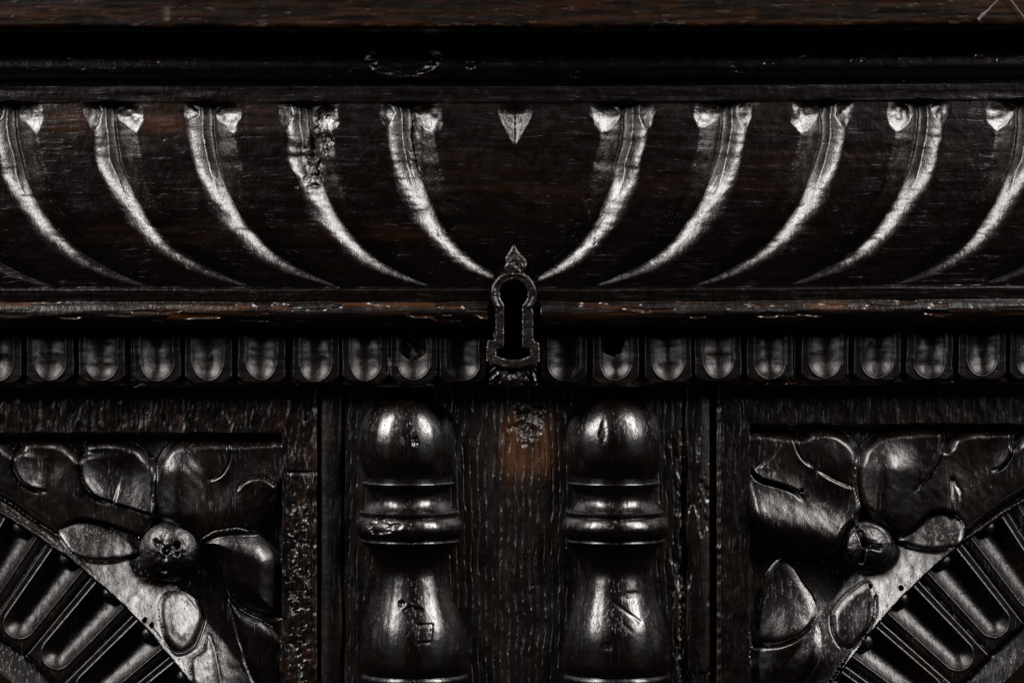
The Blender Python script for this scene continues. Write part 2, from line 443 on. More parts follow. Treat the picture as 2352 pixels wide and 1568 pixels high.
    inr = sst(693, 696, Y + e * .3)
    Z = Z * (1 - inr) + roll * inr
    Z = np.where(Y > 748 + e * 0.5, 80, Z)
    # through-hole of the lock
    ks = key_sdf(X, Y)
    Z = np.where(ks > -5, -60, Z)
    lab = np.where((Y > 238) & (Y < 661), lobe, 0)
    lab = np.where(Y > 694, np.where(X < 1181, 40, 41), lab)
    wear = 0.75 * gauss(X, Y, 150, 280, 60, 30) + 0.75 * gauss(X, Y, 378, 280, 60, 30) + 0.6 * gauss(X, Y, 590, 270, 50, 26)
    wear += 0.11 * sst(0.0, 0.4, fbm(X, Y, 260, 60, 81, 3)) * (Y > 240) * (Y < 560)
    wear += 0.22 * inr * sst(-0.05, 0.35, fbm(X, Y, 180, 14, 83, 4)) + inr * chips * 0.8
    wear += 0.7 * np.exp(-((Y - 702) / 8) ** 2) * sst(0, .3, fbm(X, Y, 160, 20, 85, 3)) * (X < 1000)
    wear += 1.6 * gauss(X, Y, 1905, 706, 40, 9)
    wear = np.where(ks > -5, 0, wear); dust = np.where(ks > -5, 0, dust)
    return Z, lab, {'wear': np.clip(wear, 0, 1.6), 'dust': dust}
parts = {0: ('drawer_front', W_X), 40: ('lower_moulding', W_X), 41: ('lower_moulding', W_X)}
for k in range(1, 20): parts[k] = ('gadroon', W_X)
drawer = patch(XL, XR, 200, 760, 2.0, f_drawer, 158, 0, parts, cabinet, drawer_warp, 28)

# ---- band of fluted tongues
TCX = [-124, -6, 114, 234, 360, 479, 600, 725, 839, 950, 1063, 1295, 1414, 1535, 1650, 1769, 1896, 2016, 2136, 2257, 2374, 2494]
def f_tong(X, Y):
    Z = np.full(X.shape, 74.0); lab = np.zeros(X.shape, int)
    dust = np.zeros_like(X); wear = np.zeros_like(X)
    mids = [-190] + [(a + b) / 2 for a, b in zip(TCX[:-1], TCX[1:])] + [2560]
    for i, c in enumerate(TCX):
        rs = np.random.RandomState(300 + i)
        bot = 884 - rs.rand() * 3
        hwB = 56 + rs.rand() * 2; hwF = 34.5 + rs.rand() * 3
        cut = 24 + rs.rand() * 12
        dx = X - c + vnoise(Y, Y * 0, 40, 9, 320 + i) * 3
        # block with clipped lower corners
        corner = np.clip(np.abs(dx) - (hwB - cut), 0, None) / cut
        yb = bot - 20 * corner ** (1.6 + rs.rand())
        ins = np.minimum(hwB - np.abs(dx), (yb - Y))
        face = sst(0, 4.5, ins)
        fend = bot - 7 - rs.rand() * 5
        # flute = capsule open at the top
        ry = 34 + rs.rand() * 12
        yy = np.clip((Y - (fend - ry)) / ry, 0, None)
        q = np.sqrt((dx / hwF) ** 2 + yy ** 2)
        fl = np.clip(1 - q, 0, 1)
        dep = (13 + 6 * rs.rand()) * (1 - (1 - fl) ** 2.0)
        dep *= 1 + 0.14 * vnoise(dx, Y, 16, 26, 330 + i)
        rip = vnoise(Y, dx, 9 + rs.rand() * 4, 60, 340 + i) * 1.3 + vnoise(Y, dx, 26, 50, 341 + i) * 1.5
        rim = 1.6 * np.exp(-((q - 1.0) / 0.06) ** 2)
        zb = 74 + 14 * face - dep + rip * sst(0, .5, fl) + rim * face * (Y < fend + 6)
        but = 22.0 ** 2 - dx ** 2 - (Y - 756) ** 2
        zb = np.where(but > 0, np.maximum(zb, 74 + np.sqrt(np.clip(but, 0, None)) * 0.75), zb)
        own = (X >= mids[i]) & (X < mids[i + 1]) & (np.abs(X - c) < 75)
        Z = np.where(own, zb, Z)
        lab = np.where(own & (ins > 0), i + 1, lab)
        wear += own * rs.rand() * 0.5 * sst(bot - 12, bot, Y)
        dust += own * sst(0.1, .8, fl) * 0.22 * (0.3 + rs.rand()) * (0.6 + vnoise(X, Y, 20, 20, 360 + i))
    # plain ground between and a ridge in the gaps
    Z += fbm(X, Y, 90, 14, 371, 2) * 0.7
    # missing tongue behind the lock plate
    mid = (np.abs(X - 1179) < 56)
    Z = np.where(mid, 80 + fbm(X, Y, 12, 9, 372, 3) * 5 + 60 * sst(0, 4, np.minimum(50 - np.abs(X - 1179), 838 - Y)), Z)
    # broken corners showing brown wood
    for (bx, by, sx, sy) in [(1795, 880, 34, 9), (2150, 882, 40, 7), (640, 884, 50, 6), (300, 883, 40, 6), (1005, 882, 30, 5)]:
        b = sst(.35, .7, gauss(X, Y, bx, by, sx, sy) + fbm(X, Y, 20, 5, 373, 3) * .4)
        Z -= b * (8 + fbm(X, Y, 30, 4, 374, 3) * 6); wear += b * 1.1
    # drilled hole and old plug
    hole = sst(-1.5, 1.5, 25 + fbm(X, Y, 10, 10, 375, 3) * 7 - np.hypot((X - 1409), (Y - 791)))
    Z -= hole * (46 + 26 * fbm(X, Y, 11, 13, 376, 3) * (X < 1412)); wear += hole * (X < 1412) * 1.5
    pr = np.hypot(X - 948, Y - 798)
    Z = np.where(pr < 27, 66 + 0.10 * (X - 948) + 4 * vnoise(X, Y, 20, 20, 377), Z)
    Z -= 3.5 * np.exp(-((pr - 27) / 2.0) ** 2)
    Z -= 14 * np.exp(-(segdist(X, Y, (940, 780), (964, 803)) / (5.0 + 4 * vnoise(X, Y, 9, 9, 378))) ** 2); wear += 1.2 * np.exp(-(segdist(X, Y, (954, 800), (966, 812)) / 5) ** 2)
    ks = key_sdf(X, Y)
    Z = np.where(ks > -4, -60, Z)
    # rounded bottom arris
    Z -= 10 * sst(884, 889, Y)
    return Z, lab, {'wear': np.where(ks > -4, 0, wear), 'dust': np.clip(dust, 0, 1)}
parts = {0: ('tongue_moulding', W_X)}
for k in range(len(TCX)): parts[k + 1] = ('tongue', W_TONG)
patch(XL, XR, 757, 889, 2.0, f_tong, 90, -30, parts, cabinet, drawer_warp)

# ---- lock plate
def lathe_plate():
    LX = lambda v: 1062.3 + v * .2379
    LY = lambda v: 545.5 + v * .2379
    ring = [(495 + 222 * math.cos(a), 545 + 222 * math.sin(a)) for a in np.linspace(math.radians(-115), math.radians(-218), 12)]
    ringr = [(495 + 222 * math.cos(a), 545 + 222 * math.sin(a)) for a in np.linspace(math.radians(38), math.radians(-65), 12)]
    left = ring + [(318, 720), (316, 850), (318, 978), (296, 990), (240, 988), (232, 1080), (230, 1195), (310, 1228), (400, 1258)]
    right = [(570, 1258), (660, 1235), (748, 1212), (745, 1100), (738, 1012), (700, 1005), (684, 975), (686, 850), (684, 720)] + ringr
    poly = [(LX(a), LY(b)) for a, b in left + right]
    return np.array(poly)
PLATE = lathe_plate()
def f_plate_mesh():
    st = 1.6
    xs = np.arange(1100, 1262, st); ys = np.arange(610, 862, st)
    X, Y = np.meshgrid(xs, ys)
    d = np.minimum(sdf(PLATE, X, Y), -key_sdf(X, Y))
    keep = d > -0.6
    Z = 139.0 + fbm(X, Y, 22, 22, 401, 4) * 3.0 + 2.2 * (1 - np.exp(-np.clip(d, 0, None) / 3.0)) + 0.8 * np.exp(-((d - 3) / 2) ** 2)
    rim = np.hypot(X - 1180, Y - 675)
    Z += np.where(Y < 705, 2.5 * np.exp(-((rim - 47) / 4) ** 2), 0)
    gy, gx = np.gradient(Z, ys, xs)
    N = np.stack([-gx, -np.ones_like(gx), gy], -1); N /= np.linalg.norm(N, axis=-1, keepdims=True)
    Z = Z + 28
    V = to_world(X, Y, Z, 163)
    idx = np.arange(X.size).reshape(X.shape)
    cm = keep[:-1, :-1] & keep[1:, :-1] & keep[:-1, 1:] & keep[1:, 1:]
    q = np.stack([idx[1:, :-1], idx[1:, 1:], idx[:-1, 1:], idx[:-1, :-1]], -1)[cm]
    used, inv = np.unique(q.ravel(), return_inverse=True); inv = inv.reshape(-1, 4)
    vv = V.reshape(-1, 3)[used]; nn = N.reshape(-1, 3)[used]
    # edge walls: edges used by one quad only
    e = np.concatenate([inv[:, [0, 1]], inv[:, [1, 2]], inv[:, [2, 3]], inv[:, [3, 0]]])
    key = np.sort(e, 1); _, first, cntt = np.unique(key[:, 0].astype(np.int64) * 10**7 + key[:, 1], return_index=True, return_counts=True)
    be = e[first[cntt == 1]]
    a0, a1 = vv[be[:, 1]], vv[be[:, 0]]
    b0, b1 = a0.copy(), a1.copy(); b0[:, 1] += 34 * S; b1[:, 1] += 34 * S
    blk = np.stack([a0, a1, b1, b0], 1).reshape(-1, 3)
    tang = a1 - a0; wn = np.stack([tang[:, 2], tang[:, 1] * 0, -tang[:, 0]], -1); wn /= np.linalg.norm(wn, axis=-1, keepdims=True) + 1e-12
    q2 = np.arange(len(blk)).reshape(-1, 4) + len(vv)
    fn = np.cross(a1 - a0, b0 - a0); fn /= np.linalg.norm(fn, axis=-1, keepdims=True) + 1e-12
    return np.concatenate([vv, blk]), np.concatenate([inv, q2]), np.concatenate([nn, np.repeat(fn, 4, 0)])
v, q, n = f_plate_mesh()
plate = mesh_obj('keyhole_escutcheon', v, q, IRON, cabinet, n)

def blob(name, fn, cx, cy, rad, zb, mat, parent, rings=36, segs=72, skirt=30.0, attrs=None):
    """domed piece on a polar grid; fn(X,Y,r) gives its height"""
    vv = []; A = np.linspace(0, 2 * np.pi, segs, endpoint=False)
    R = rad * np.sin(np.linspace(0, np.pi / 2, rings))
    R[0] = 0.01
    X = cx + R[:, None] * np.cos(A)[None]; Y = cy + R[:, None] * np.sin(A)[None]
    Z = fn(X, Y, np.repeat(R[:, None], segs, 1))
    V = to_world(X, Y, Z, zb)
    last = to_world(X[-1], Y[-1], Z[-1] - skirt, zb)
    V = np.concatenate([V.reshape(-1, 3), last])
    idx = np.arange((rings + 1) * segs).reshape(rings + 1, segs)
    nxt = np.roll(idx, -1, axis=1)
    q = np.stack([idx[:-1], idx[1:], nxt[1:], nxt[:-1]], -1).reshape(-1, 4)
    at = {k: np.concatenate([f(X, Y).ravel(), f(X[-1], Y[-1])]) for k, f in (attrs or {}).items()}
    return mesh_obj(name, V, q[:, ::-1], mat, parent, None, at)

def f_fin(X, Y, r):
    return 148 + 13 * np.sqrt(np.clip(1 - (r / 1.0) ** 2, 0, 1)) + fbm(X, Y, 9, 9, 421, 3) * 5
# pointed finial over the plate
def finial():
    P = closed_spline([(1180, 562), (1190, 577), (1204, 592), (1211, 604), (1205, 620), (1196, 628), (1180, 632), (1166, 628), (1158, 616), (1162, 604), (1161, 592), (1170, 577)], 5)
    c = P.mean(0); rings = 12; V = []
    for k in range(rings + 1):
        t = k / rings
        XY = c + (P - c) * t
        zz = 164 + 3 * math.sqrt(max(0, 1 - t ** 2.4)) + fbm(XY[:, 0], XY[:, 1], 9, 9, 423, 3) * 4 * (1 - t * .5) + 0.10 * (XY[:, 1] - c[1])
        V.append(to_world(XY[:, 0], XY[:, 1], zz, 165))
    V.append(to_world(P[:, 0], P[:, 1], np.full(len(P), 135.0), 165))
    n = len(P); V = np.concatenate(V)
    idx = np.arange((rings + 2) * n).reshape(rings + 2, n); nx = np.roll(idx, -1, 1)
    q = np.stack([idx[:-1], nx[:-1], nx[1:], idx[1:]], -1).reshape(-1, 4)
    return mesh_obj('finial', V, q[:, ::-1], IRON, plate)
finial()
# lower tab with the nail
def f_tab(X, Y, r):
    return 132 + 14 * np.sqrt(np.clip(1 - (r / 25.0) ** 2, 0, 1)) + fbm(X, Y, 11, 11, 431, 3) * 4
blob('nail_tab', f_tab, 1176, 866, 25, 140, IRON, plate, 18, 40, 70)
def f_nail(X, Y, r):
    return 147 + 8 * np.sqrt(np.clip(1 - (r / 13.0) ** 2, 0, 1)) + fbm(X, Y, 7, 7, 433, 3) * 3
blob('nail', f_nail, 1176, 868, 13, 135, IRON, plate, 14, 32, 8)

# ---- middle stile
def f_stile(X, Y):
    Z = fbm(X, Y, 30, 260, 501, 3) * 1.8 + fbm(X, Y, 120, 160, 505, 3) * 3
    # bead along each edge
    tl = np.clip((X - 738) / (787 - 738), 0, 1); tr = np.clip((X - 1572) / (1629 - 1572), 0, 1)
    Z = np.where(X < 787, 2 + 9 * np.sqrt(np.clip(1 - (2 * tl - 1.25) ** 2 / 1.6, 0, 1)) + fbm(X, Y, 12, 200, 507, 2) * 1.2, Z)
    Z = np.where(X > 1572, 0 + 11 * np.sqrt(np.clip(1 - (2 * tr - 0.9) ** 2 / 1.6, 0, 1)) + fbm(X, Y, 10, 120, 509, 2) * 1.5, Z)
    Z -= 9 * np.exp(-((X - 787 - vnoise(Y, Y * 0, 90, 9, 511) * 4) / 2.6) ** 2) + 8 * np.exp(-((X - 1572 - vnoise(Y, Y * 0, 60, 9, 513) * 8) / 3.5) ** 2)
    wear = 2.8 * gauss(X, Y, 1170, 1010, 26, 62) + 2.5 * gauss(X, Y, 1255, 1015, 20, 55) + 1.4 * gauss(X, Y, 1210, 1058, 46, 32)
    g = sst(.30, .65, gauss(X, Y, 1215, 975, 34, 48) + fbm(X, Y, 18, 14, 521, 3) * .55)
    Z -= g * (5 + 9 * fbm(X, Y, 26, 18, 523, 3))
    g2 = sst(.30, .6, np.exp(-((X - 1566 - vnoise(Y, Y * 0, 40, 9, 525) * 14) / 7) ** 2) * sst(960, 1010, Y) + fbm(X, Y, 12, 26, 527, 3) * .5 - .1)
    Z -= g2 * (4 + 9 * fbm(X, Y, 8, 14, 529, 3)); wear += g2 * 1.0
    # rough, worm-eaten patches
    w = sst(.18, .4, fbm(X, Y, 22, 60, 531, 4)) * sst(1500, 1560, X)
    Z -= w * 3
    wear += 0.10 * sst(0.05, .4, fbm(X, Y, 40, 300, 533, 3))
    lab = np.where(X < 787, 1, np.where(X > 1572, 2, 0))
    return Z, lab, {'wear': np.clip(wear, 0, 4), 'dust': np.clip(g * .15 + g2 * .15, 0, 1)}
patch(738, 1629, 880, 1650, 2.4, f_stile, 0, -100, {0: ('stile', W_STILE), 1: ('edge_bead', W_Z), 2: ('edge_bead', W_Z)}, cabinet)

# ---- two split balusters
def bal_profile():
    pts = []
    for y in np.linspace(907, 1032, 60): pts.append((y, 113 * max(0.0, 1 - ((1032 - y) / 125) ** 2.3) ** 0.435))
    for y in np.linspace(1034, 1094, 24): pts.append((y, 113 - 13 * ((y - 1032) / 62) ** 2.2))
    for y in np.linspace(1095, 1105, 8): pts.append((y, 100 - 6 * ((y - 1094) / 11) ** 2))
    pts += [(1106.5, 94), (1107, 101)]
    for y in np.linspace(1107.5, 1117.5, 9): pts.append((y, 103.5 + 4.5 * math.sin((y - 1107.5) / 10 * math.pi) ** .7))
    pts += [(1118, 101)]
    f = smoothcurve([1118, 1128, 1143, 1158, 1168, 1176], [100, 94, 91, 94, 101, 110])
    for y in np.linspace(1119, 1175, 24): pts.append((y, float(f(np.array(y)))))
    pts += [(1176.5, 113), (1178, 114.2), (1184, 114.5), (1187, 113.5), (1188, 111)]
    for y in np.linspace(1189, 1241, 30): pts.append((y, 111.5 + 14 * max(0, math.sin((y - 1189) / 52 * math.pi)) ** .65))
    pts += [(1242, 110), (1243, 112.5), (1246, 113.5), (1250, 112.5), (1252, 108)]
    f = smoothcurve([1252, 1266, 1285, 1300, 1316, 1345, 1377, 1410, 1445, 1475, 1505, 1535, 1552], [107, 97, 87, 83, 81, 85, 93, 104, 115, 120.5, 123, 122.5, 119])
    for y in np.linspace(1253, 1552, 120): pts.append((y, float(f(np.array(y)))))
    pts += [(1553, 117), (1555, 122), (1559, 124.5), (1570, 124.5), (1573, 122), (1575, 114)]
    f = smoothcurve([1576, 1590, 1620, 1650], [112, 106, 100, 104])
    for y in np.linspace(1577, 1650, 20): pts.append((y, float(f(np.array(y)))))
    return np.array(pts)
BP = bal_profile()
def baluster(cx0, cx1, seed, dents, label):
    seg = 120
    A = np.linspace(math.radians(-97), math.radians(97), seg)
    yv = BP[:, 0]; rv = BP[:, 1]
    Yg, Ag = np.meshgrid(yv, A, indexing='ij'); Rg = np.repeat(rv[:, None], seg, 1)
    arc = Ag * 110
    Rn = Rg + fbm(arc, Yg, 16, 170, seed, 3) * 0.8 + fbm(arc, Yg, 60, 80, seed + 5, 2) * 1.6
    cx = np.interp(Yg, [1020, 1500], [cx0, cx1])
    X = cx + Rn * np.sin(Ag)
    dz = np.zeros_like(X)
    for kind, x, y, a, b, dep in dents:
        if kind == 'pit': dz -= dep * sst(.3, .7, gauss(X, Yg, x, y, a, b) + fbm(X, Yg, 9, 9, seed + 9, 3) * .35)
        elif kind == 'sq':
            dd = np.minimum(a - np.abs(X - x + .12 * (Yg - y)), b - np.abs(Yg - y))
            dz -= dep * sst(-1, 1.5, dd) - (dep + 2) * 0.75 * sst(3, 6, dd)
        elif kind == 'cut': dz -= dep * np.exp(-(segdist(X, Yg, (x, y), (a, b)) / 3.2) ** 2)
    Z = -4 + Rn * np.cos(Ag) * 0.98 + dz
    V = to_world(X, Yg, Z, 60)
    wear = gauss(X, Yg, 890, 1030, 4, 22) * 1.2 if seed < 620 else X * 0
    ny = len(yv)
    idx = np.arange(ny * seg).reshape(ny, seg)
    root = bpy.data.objects.new('baluster', None); scene.collection.objects.link(root); root.parent = cabinet
    root['label'] = label
    secs = [('dome', 900, 1106), ('collar', 1105.5, 1177), ('ring', 1176, 1252.5), ('vase', 1251.5, 1553.5), ('foot_ring', 1552.5, 1660)]
    Vf = V.reshape(-1, 3)
    cuts = [0] + [int(np.argmax(yv >= s[1] + .9)) for s in secs[1:]] + [ny - 1]
    for (nm, _, _), i0, i1 in zip(secs, cuts[:-1], cuts[1:]):
        qi = idx[i0:i1 + 1]
        q = np.stack([qi[1:, :-1], qi[1:, 1:], qi[:-1, 1:], qi[:-1, :-1]], -1).reshape(-1, 4)
        used, inv = np.unique(q.ravel(), return_inverse=True)
        mesh_obj(nm, Vf[used], inv.reshape(-1, 4), W_TURN, root, None, {'wear': np.asarray(wear).ravel()[used], 'dust': used * 0.0})
baluster(931, 950, 601, [('pit', 872, 1208, 26, 22, 5), ('pit', 912, 1205, 18, 8, 3), ('pit', 955, 1012, 6, 12, 5),
                         ('sq', 976, 1450, 18, 22, 1.8), ('pit', 945, 1397, 24, 9, 3.0), ('cut', 935, 1404, 958, 1430, 1.5), ('pit', 925, 1385, 8, 8, 4)],
         'split turned baluster with a square plug and gouge in its vase')
baluster(1412, 1418, 640, [('cut', 1408, 1380, 1470, 1425, 1.5), ('cut', 1404, 1404, 1450, 1446, 1.0), ('pit', 1450, 1368, 26, 14, 1.3), ('pit', 1393, 1478, 14, 10, 1.4),
                           ('pit', 1384, 995, 10, 30, 2)],
         'split turned baluster with slanting knife cuts across its vase')

# ---- carved doors
def door(side, parent):
    if side == 'L':
        C = lambda x, y: (x * .4578, y * .4578 + 850.4)
        ac = (-652.4, 2361.1); RA = 1355.0; ux = 1.0      # spandrel faces up and to the right
        thetas = [64.1, 58.6, 53.1, 47.7, 42.2, 36.8, 31.3]
        TW = 46.5; panel_top = 996.0; frame_in = 646.0
        ros = C(845, 910); rr = 71.0
        x0, x1 = XL, 728.0
        lv = [  # outline, height, edge width, tilt x, tilt y
            ([(-60, 345), (0, 352), (40, 385), (80, 405), (115, 352), (200, 345), (300, 352), (360, 395), (397, 425), (422, 362), (500, 350), (600, 350), (690, 385), (750, 440), (790, 480), (815, 560), (815, 650), (800, 735), (760, 820), (690, 860), (560, 850), (430, 850), (330, 850), (280, 835), (130, 735), (0, 645), (-60, 605)], 30, 23, 0, -.03),
            ([(782, 740), (770, 620), (774, 540), (792, 450), (832, 390), (900, 352), (1000, 344), (1138, 345), (1200, 347), (1300, 344), (1440, 344), (1470, 450), (1470, 540), (1425, 600), (1398, 680), (1362, 740), (1320, 790), (1280, 840), (1150, 865), (1050, 880), (985, 890), (900, 820), (860, 790)], 34, 24, 0, -.03),
            ([(985, 880), (1045, 822), (1110, 797), (1200, 792), (1300, 827), (1380, 892), (1408, 960), (1407, 1100), (1402, 1240), (1320, 1235), (1230, 1200), (1160, 1140), (1110, 1060), (1080, 980), (1050, 915)], 48, 56, 0, -.04),
            ([(1140, 1155), (1200, 1210), (1300, 1260), (1380, 1315), (1410, 1395), (1412, 1640), (1330, 1660), (1240, 1500), (1190, 1320)], 14, 26, .04, -.06),
            ([(850, 1108), (940, 1128), (985, 1170), (1012, 1230), (1000, 1310), (975, 1370), (920, 1408), (860, 1375), (822, 1300), (803, 1220), (803, 1150)], 6, 16, -.04, .0, 1),
            ([(690, 830), (600, 785), (470, 752), (370, 752), (310, 785), (290, 825), (330, 890), (400, 935), (500, 955), (600, 950), (690, 930)], 7, 16, 0, .05, 1),
            ([(1045, 1330), (1010, 1405), (955, 1450), (962, 1510), (1000, 1600), (1110, 1660), (1090, 1480)], 5, 16, -.04, .02, 1),
        ]
        subs = {0: [[(-80, 330), (40, 330), (75, 400), (66, 480), (110, 565), (60, 620), (-80, 560)], [(78, 330), (385, 330), (398, 430), (402, 500), (420, 570), (470, 655), (240, 610), (170, 598), (110, 565), (66, 480)], [(400, 330), (800, 330), (790, 745), (680, 700), (580, 672), (480, 640), (420, 570), (402, 500)]],
                1: [[(1145, 330), (1152, 430), (1115, 515), (1040, 556), (1060, 650), (1000, 820), (740, 800), (740, 330)], [(1400, 585), (1350, 550), (1300, 533), (1230, 555), (1185, 610), (1160, 700), (1020, 850), (1300, 820), (1440, 780), (1440, 600)]]}
        # incised curls: line, depth, width, lip height, lip reach, lip side
        cuts = [([(80, 380), (66, 480), (110, 565), (170, 598), (245, 612)], 12, 4.0, 22, 28, -1), ([(398, 410), (402, 500), (420, 570), (480, 640), (585, 674)], 12, 4.0, 24, 30, -1),
                ([(560, 668), (680, 700), (820, 752)], 2, 3.0, 20, 22, -1), ([(1142, 346), (1152, 430), (1115, 515), (1035, 558)], 8, 3.2, 9, 22, -1),
                ([(300, 845), (390, 930), (540, 957), (690, 934)], 7, 3.4, 0, 9, 1), ([(985, 1150), (1015, 1240), (1000, 1320), (970, 1385), (905, 1414), (850, 1380), (815, 1310)], 8, 4.0, 0, 9, 1),
                ([(1405, 590), (1350, 550), (1300, 533), (1230, 555), (1183, 615)], 7, 3.2, 11, 30, -1)]
        domes = [((895, 520), (890, 700), 46, 26), ((520, 850), (560, 850), 46, 7), ((880, 1240), (900, 1280), 34, 6), ((1300, 640), (1050, 760), 60, 12), ((640, 520), (520, 480), 50, -10), ((250, 470), (220, 440), 40, -8)]
    else:
        C = lambda x, y: (1548 + x * .4578, y * .4578 + 850.4)
        ac = (3044.0, 2319.0); RA = 1364.0; ux = -1.0
        thetas = [66.0, 60.4, 54.9, 49.5, 44.0, 38.6, 33.1]
        TW = 45.5; panel_top = 976.0; frame_in = 1723.0
        ros = C(970, 885); rr = 64.0
        x0, x1 = 1646.0, XR
        lv = [
            ([(340, 312), (560, 307), (640, 318), (700, 289), (800, 292), (880, 332), (932, 392), (945, 470), (945, 540), (950, 600), (960, 690), (930, 770), (880, 800), (850, 850), (830, 920), (740, 950), (640, 960), (530, 935), (450, 880), (405, 800), (370, 700), (340, 550)], 38, 25, 0, -.01),
            ([(937, 397), (982, 347), (1060, 302), (1200, 292), (1348, 292), (1366, 378), (1402, 332), (1460, 302), (1560, 292), (1700, 292), (1712, 365), (1742, 322), (1800, 292), (1900, 290), (1960, 420), (1960, 500), (1756, 620), (1600, 728), (1480, 825), (1420, 850), (1330, 850), (1230, 845), (1170, 850), (1120, 850), (1060, 810), (985, 740), (934, 690), (907, 590), (909, 480)], 34, 23, 0, -.01),
            ([(1392, 545), (1428, 590), (1440, 640), (1417, 715), (1388, 650)], 4, 14, .22, .16, 2),
            ([(1125, 855), (1180, 802), (1240, 744), (1300, 704), (1370, 704), (1430, 738), (1460, 790), (1440, 843), (1390, 880), (1300, 896), (1200, 882)], 8, 16, -.05, .08, 1),
            ([(985, 1060), (1005, 1130), (1000, 1200), (980, 1280), (930, 1350), (870, 1400), (820, 1360), (797, 1290), (795, 1230), (850, 1150), (920, 1090)], 7, 16, -.2, -.18, 1),
            ([(530, 955), (480, 1002), (430, 1080), (408, 1180), (415, 1290), (435, 1360), (520, 1376), (600, 1350), (680, 1290), (718, 1225), (700, 1150), (640, 1060), (590, 985)], 4, 20, 0, 0, 1),
            ([(390, 1400), (450, 1402), (560, 1378), (660, 1324), (715, 1264), (728, 1400), (640, 1568), (500, 1680), (390, 1660)], 4, 24, 0, 0, 1),
        ]
        subs = {0: [[(600, 250), (602, 345), (640, 430), (700, 490), (800, 545), (900, 600), (960, 500), (960, 250)], [(360, 545), (430, 550), (520, 575), (600, 605), (655, 658), (750, 700), (880, 770), (880, 980), (360, 980)]],
                1: [[(1352, 250), (1335, 420), (1270, 540), (1195, 620), (1150, 740), (1130, 860), (880, 800), (880, 250)], [(1704, 250), (1698, 380), (1680, 440), (1640, 490), (1590, 502), (1400, 620), (1280, 695), (1150, 840), (1150, 740), (1195, 620), (1270, 540), (1335, 420), (1352, 250)], [(1704, 250), (1698, 380), (1680, 440), (1660, 470), (1760, 480), (2000, 430), (2000, 250)]]}
        cuts = [([(388, 505), (430, 548), (520, 575), (600, 605), (658, 660)], 14, 4.2, 13, 30, -1), ([(600, 300), (610, 360), (640, 430), (705, 494)], 9, 4.0, 5, 20, 1),
                ([(1352, 290), (1335, 420), (1270, 540), (1195, 616)], 8, 3.2, 11, 24, 1), ([(1704, 300), (1698, 380), (1680, 440), (1640, 490), (1585, 504)], 9, 3.4, 12, 22, 1),
                ([(1010, 1130), (1000, 1230), (950, 1340), (880, 1402)], 5, 3.0, 0, 22, -1), ([(405, 1388), (540, 1372), (650, 1314), (718, 1228)], 10, 4.0, 9, 18, 1),
                ([(1128, 866), (1200, 890), (1300, 902), (1400, 886)], 8, 3.4, 0, 9, 1), ([(797, 1235), (797, 1300), (825, 1365), (872, 1404)], 8, 4.0, 0, 9, 1),
                ([(890, 585), (800, 548), (700, 490)], 3, 4.0, 8, 26, -1)]
        domes = [((420, 740), (840, 850), 50, 31), ((620, 1340), (650, 1400), 75, 38), ((480, 1520), (470, 1600), 40, 14), ((1060, 510), (1040, 690), 54, 27), ((760, 420), (800, 450), 50, 6), ((1560, 420), (1480, 480), 50, -8)]
    polys = [closed_spline([C(*p) for p in l[0]], 5) for l in lv]
    pin = 1 if side == 'L' else -1
    def fn(X, Y):
        zg = -26.0
        r = np.hypot(X - ac[0], Y - ac[1]); th = np.degrees(np.arctan2(ac[1] - Y, (X - ac[0]) * ux))
        wob = vnoise(X, Y, 60, 60, 700) * 5 + vnoise(X, Y, 14, 14, 703) * 1.6
        dr = RA - r + wob
        inpan = np.minimum((frame_in - X) * pin + vnoise(Y, Y * 0, 30, 9, 705) * 4, Y - panel_top + vnoise(X, X * 0, 30, 9, 707) * 3)
        lab = np.zeros(X.shape, int)
        # ground of the spandrel, rising to the arch
        tt0 = (th - TW) * np.pi / 180 * RA
        along = np.where(tt0 > 0, np.exp(-(tt0 / 205.0) ** 4), np.exp(-(tt0 / 420.0) ** 4))
        G = zg + 20 * np.clip(1 + dr / 60, 0, 1) * (1 - along) + along * 66 * np.clip(1 + dr / 108.0, 0, 1) ** 1.15 + fbm(X, Y, 60, 80, 711, 3) * 2.0
        Z = G.copy()
        top = np.full(X.shape, -1e9)
        nl = 1
        for k, (l, P) in enumerate(zip(lv, polys)):
            H, w, gx, gy = l[1:5]; ride = len(l) > 5
            bx0, by0 = P.min(0) - 14; bx1, by1 = P.max(0) + 14
            ix = np.nonzero((X[0] >= bx0) & (X[0] <= bx1))[0]; iy = np.nonzero((Y[:, 0] >= by0) & (Y[:, 0] <= by1))[0]
            sl = (slice(iy[0], iy[-1] + 1), slice(ix[0], ix[-1] + 1))
            xs, ys = X[sl], Y[sl]
            d = sdf(P, xs, ys) + vnoise(xs, ys, 22, 22, 720 + k) * 2.6
            c = P.mean(0)
            z = ((np.maximum(G[sl], top[sl]) if ride and l[5] == 2 else G[sl]) if ride else zg - 3) + H * (1 - (1 - np.clip(d / w, 0, 1)) ** 2.0) + gx * (xs - c[0]) + gy * (ys - c[1])
            z += fbm(xs, ys, 40, 90, 740 + k, 3) * 1.5 + vnoise(xs + ys, xs - ys, 34, 16, 760 + k) * 0.6
            ins = d > 0
            shown = ins & ((z > top[sl]) | ride)
            Z[sl] = np.where(shown, z, Z[sl] - np.where(ins, 0, (1.2 if ride else 4) * np.exp(-(d / 3.6) ** 2)))
            t_ = top[sl]; t_[shown] = z[shown]; top[sl] = t_
            lb = lab[sl]; lb[shown] = nl; nl += 1
            for sp in subs.get(k, []):
                dd = sdf(np.array([C(*p) for p in sp]), xs, ys)
                lb[shown & (dd > 0)] = nl; nl += 1
            lab[sl] = lb
        leafy = dr < -9
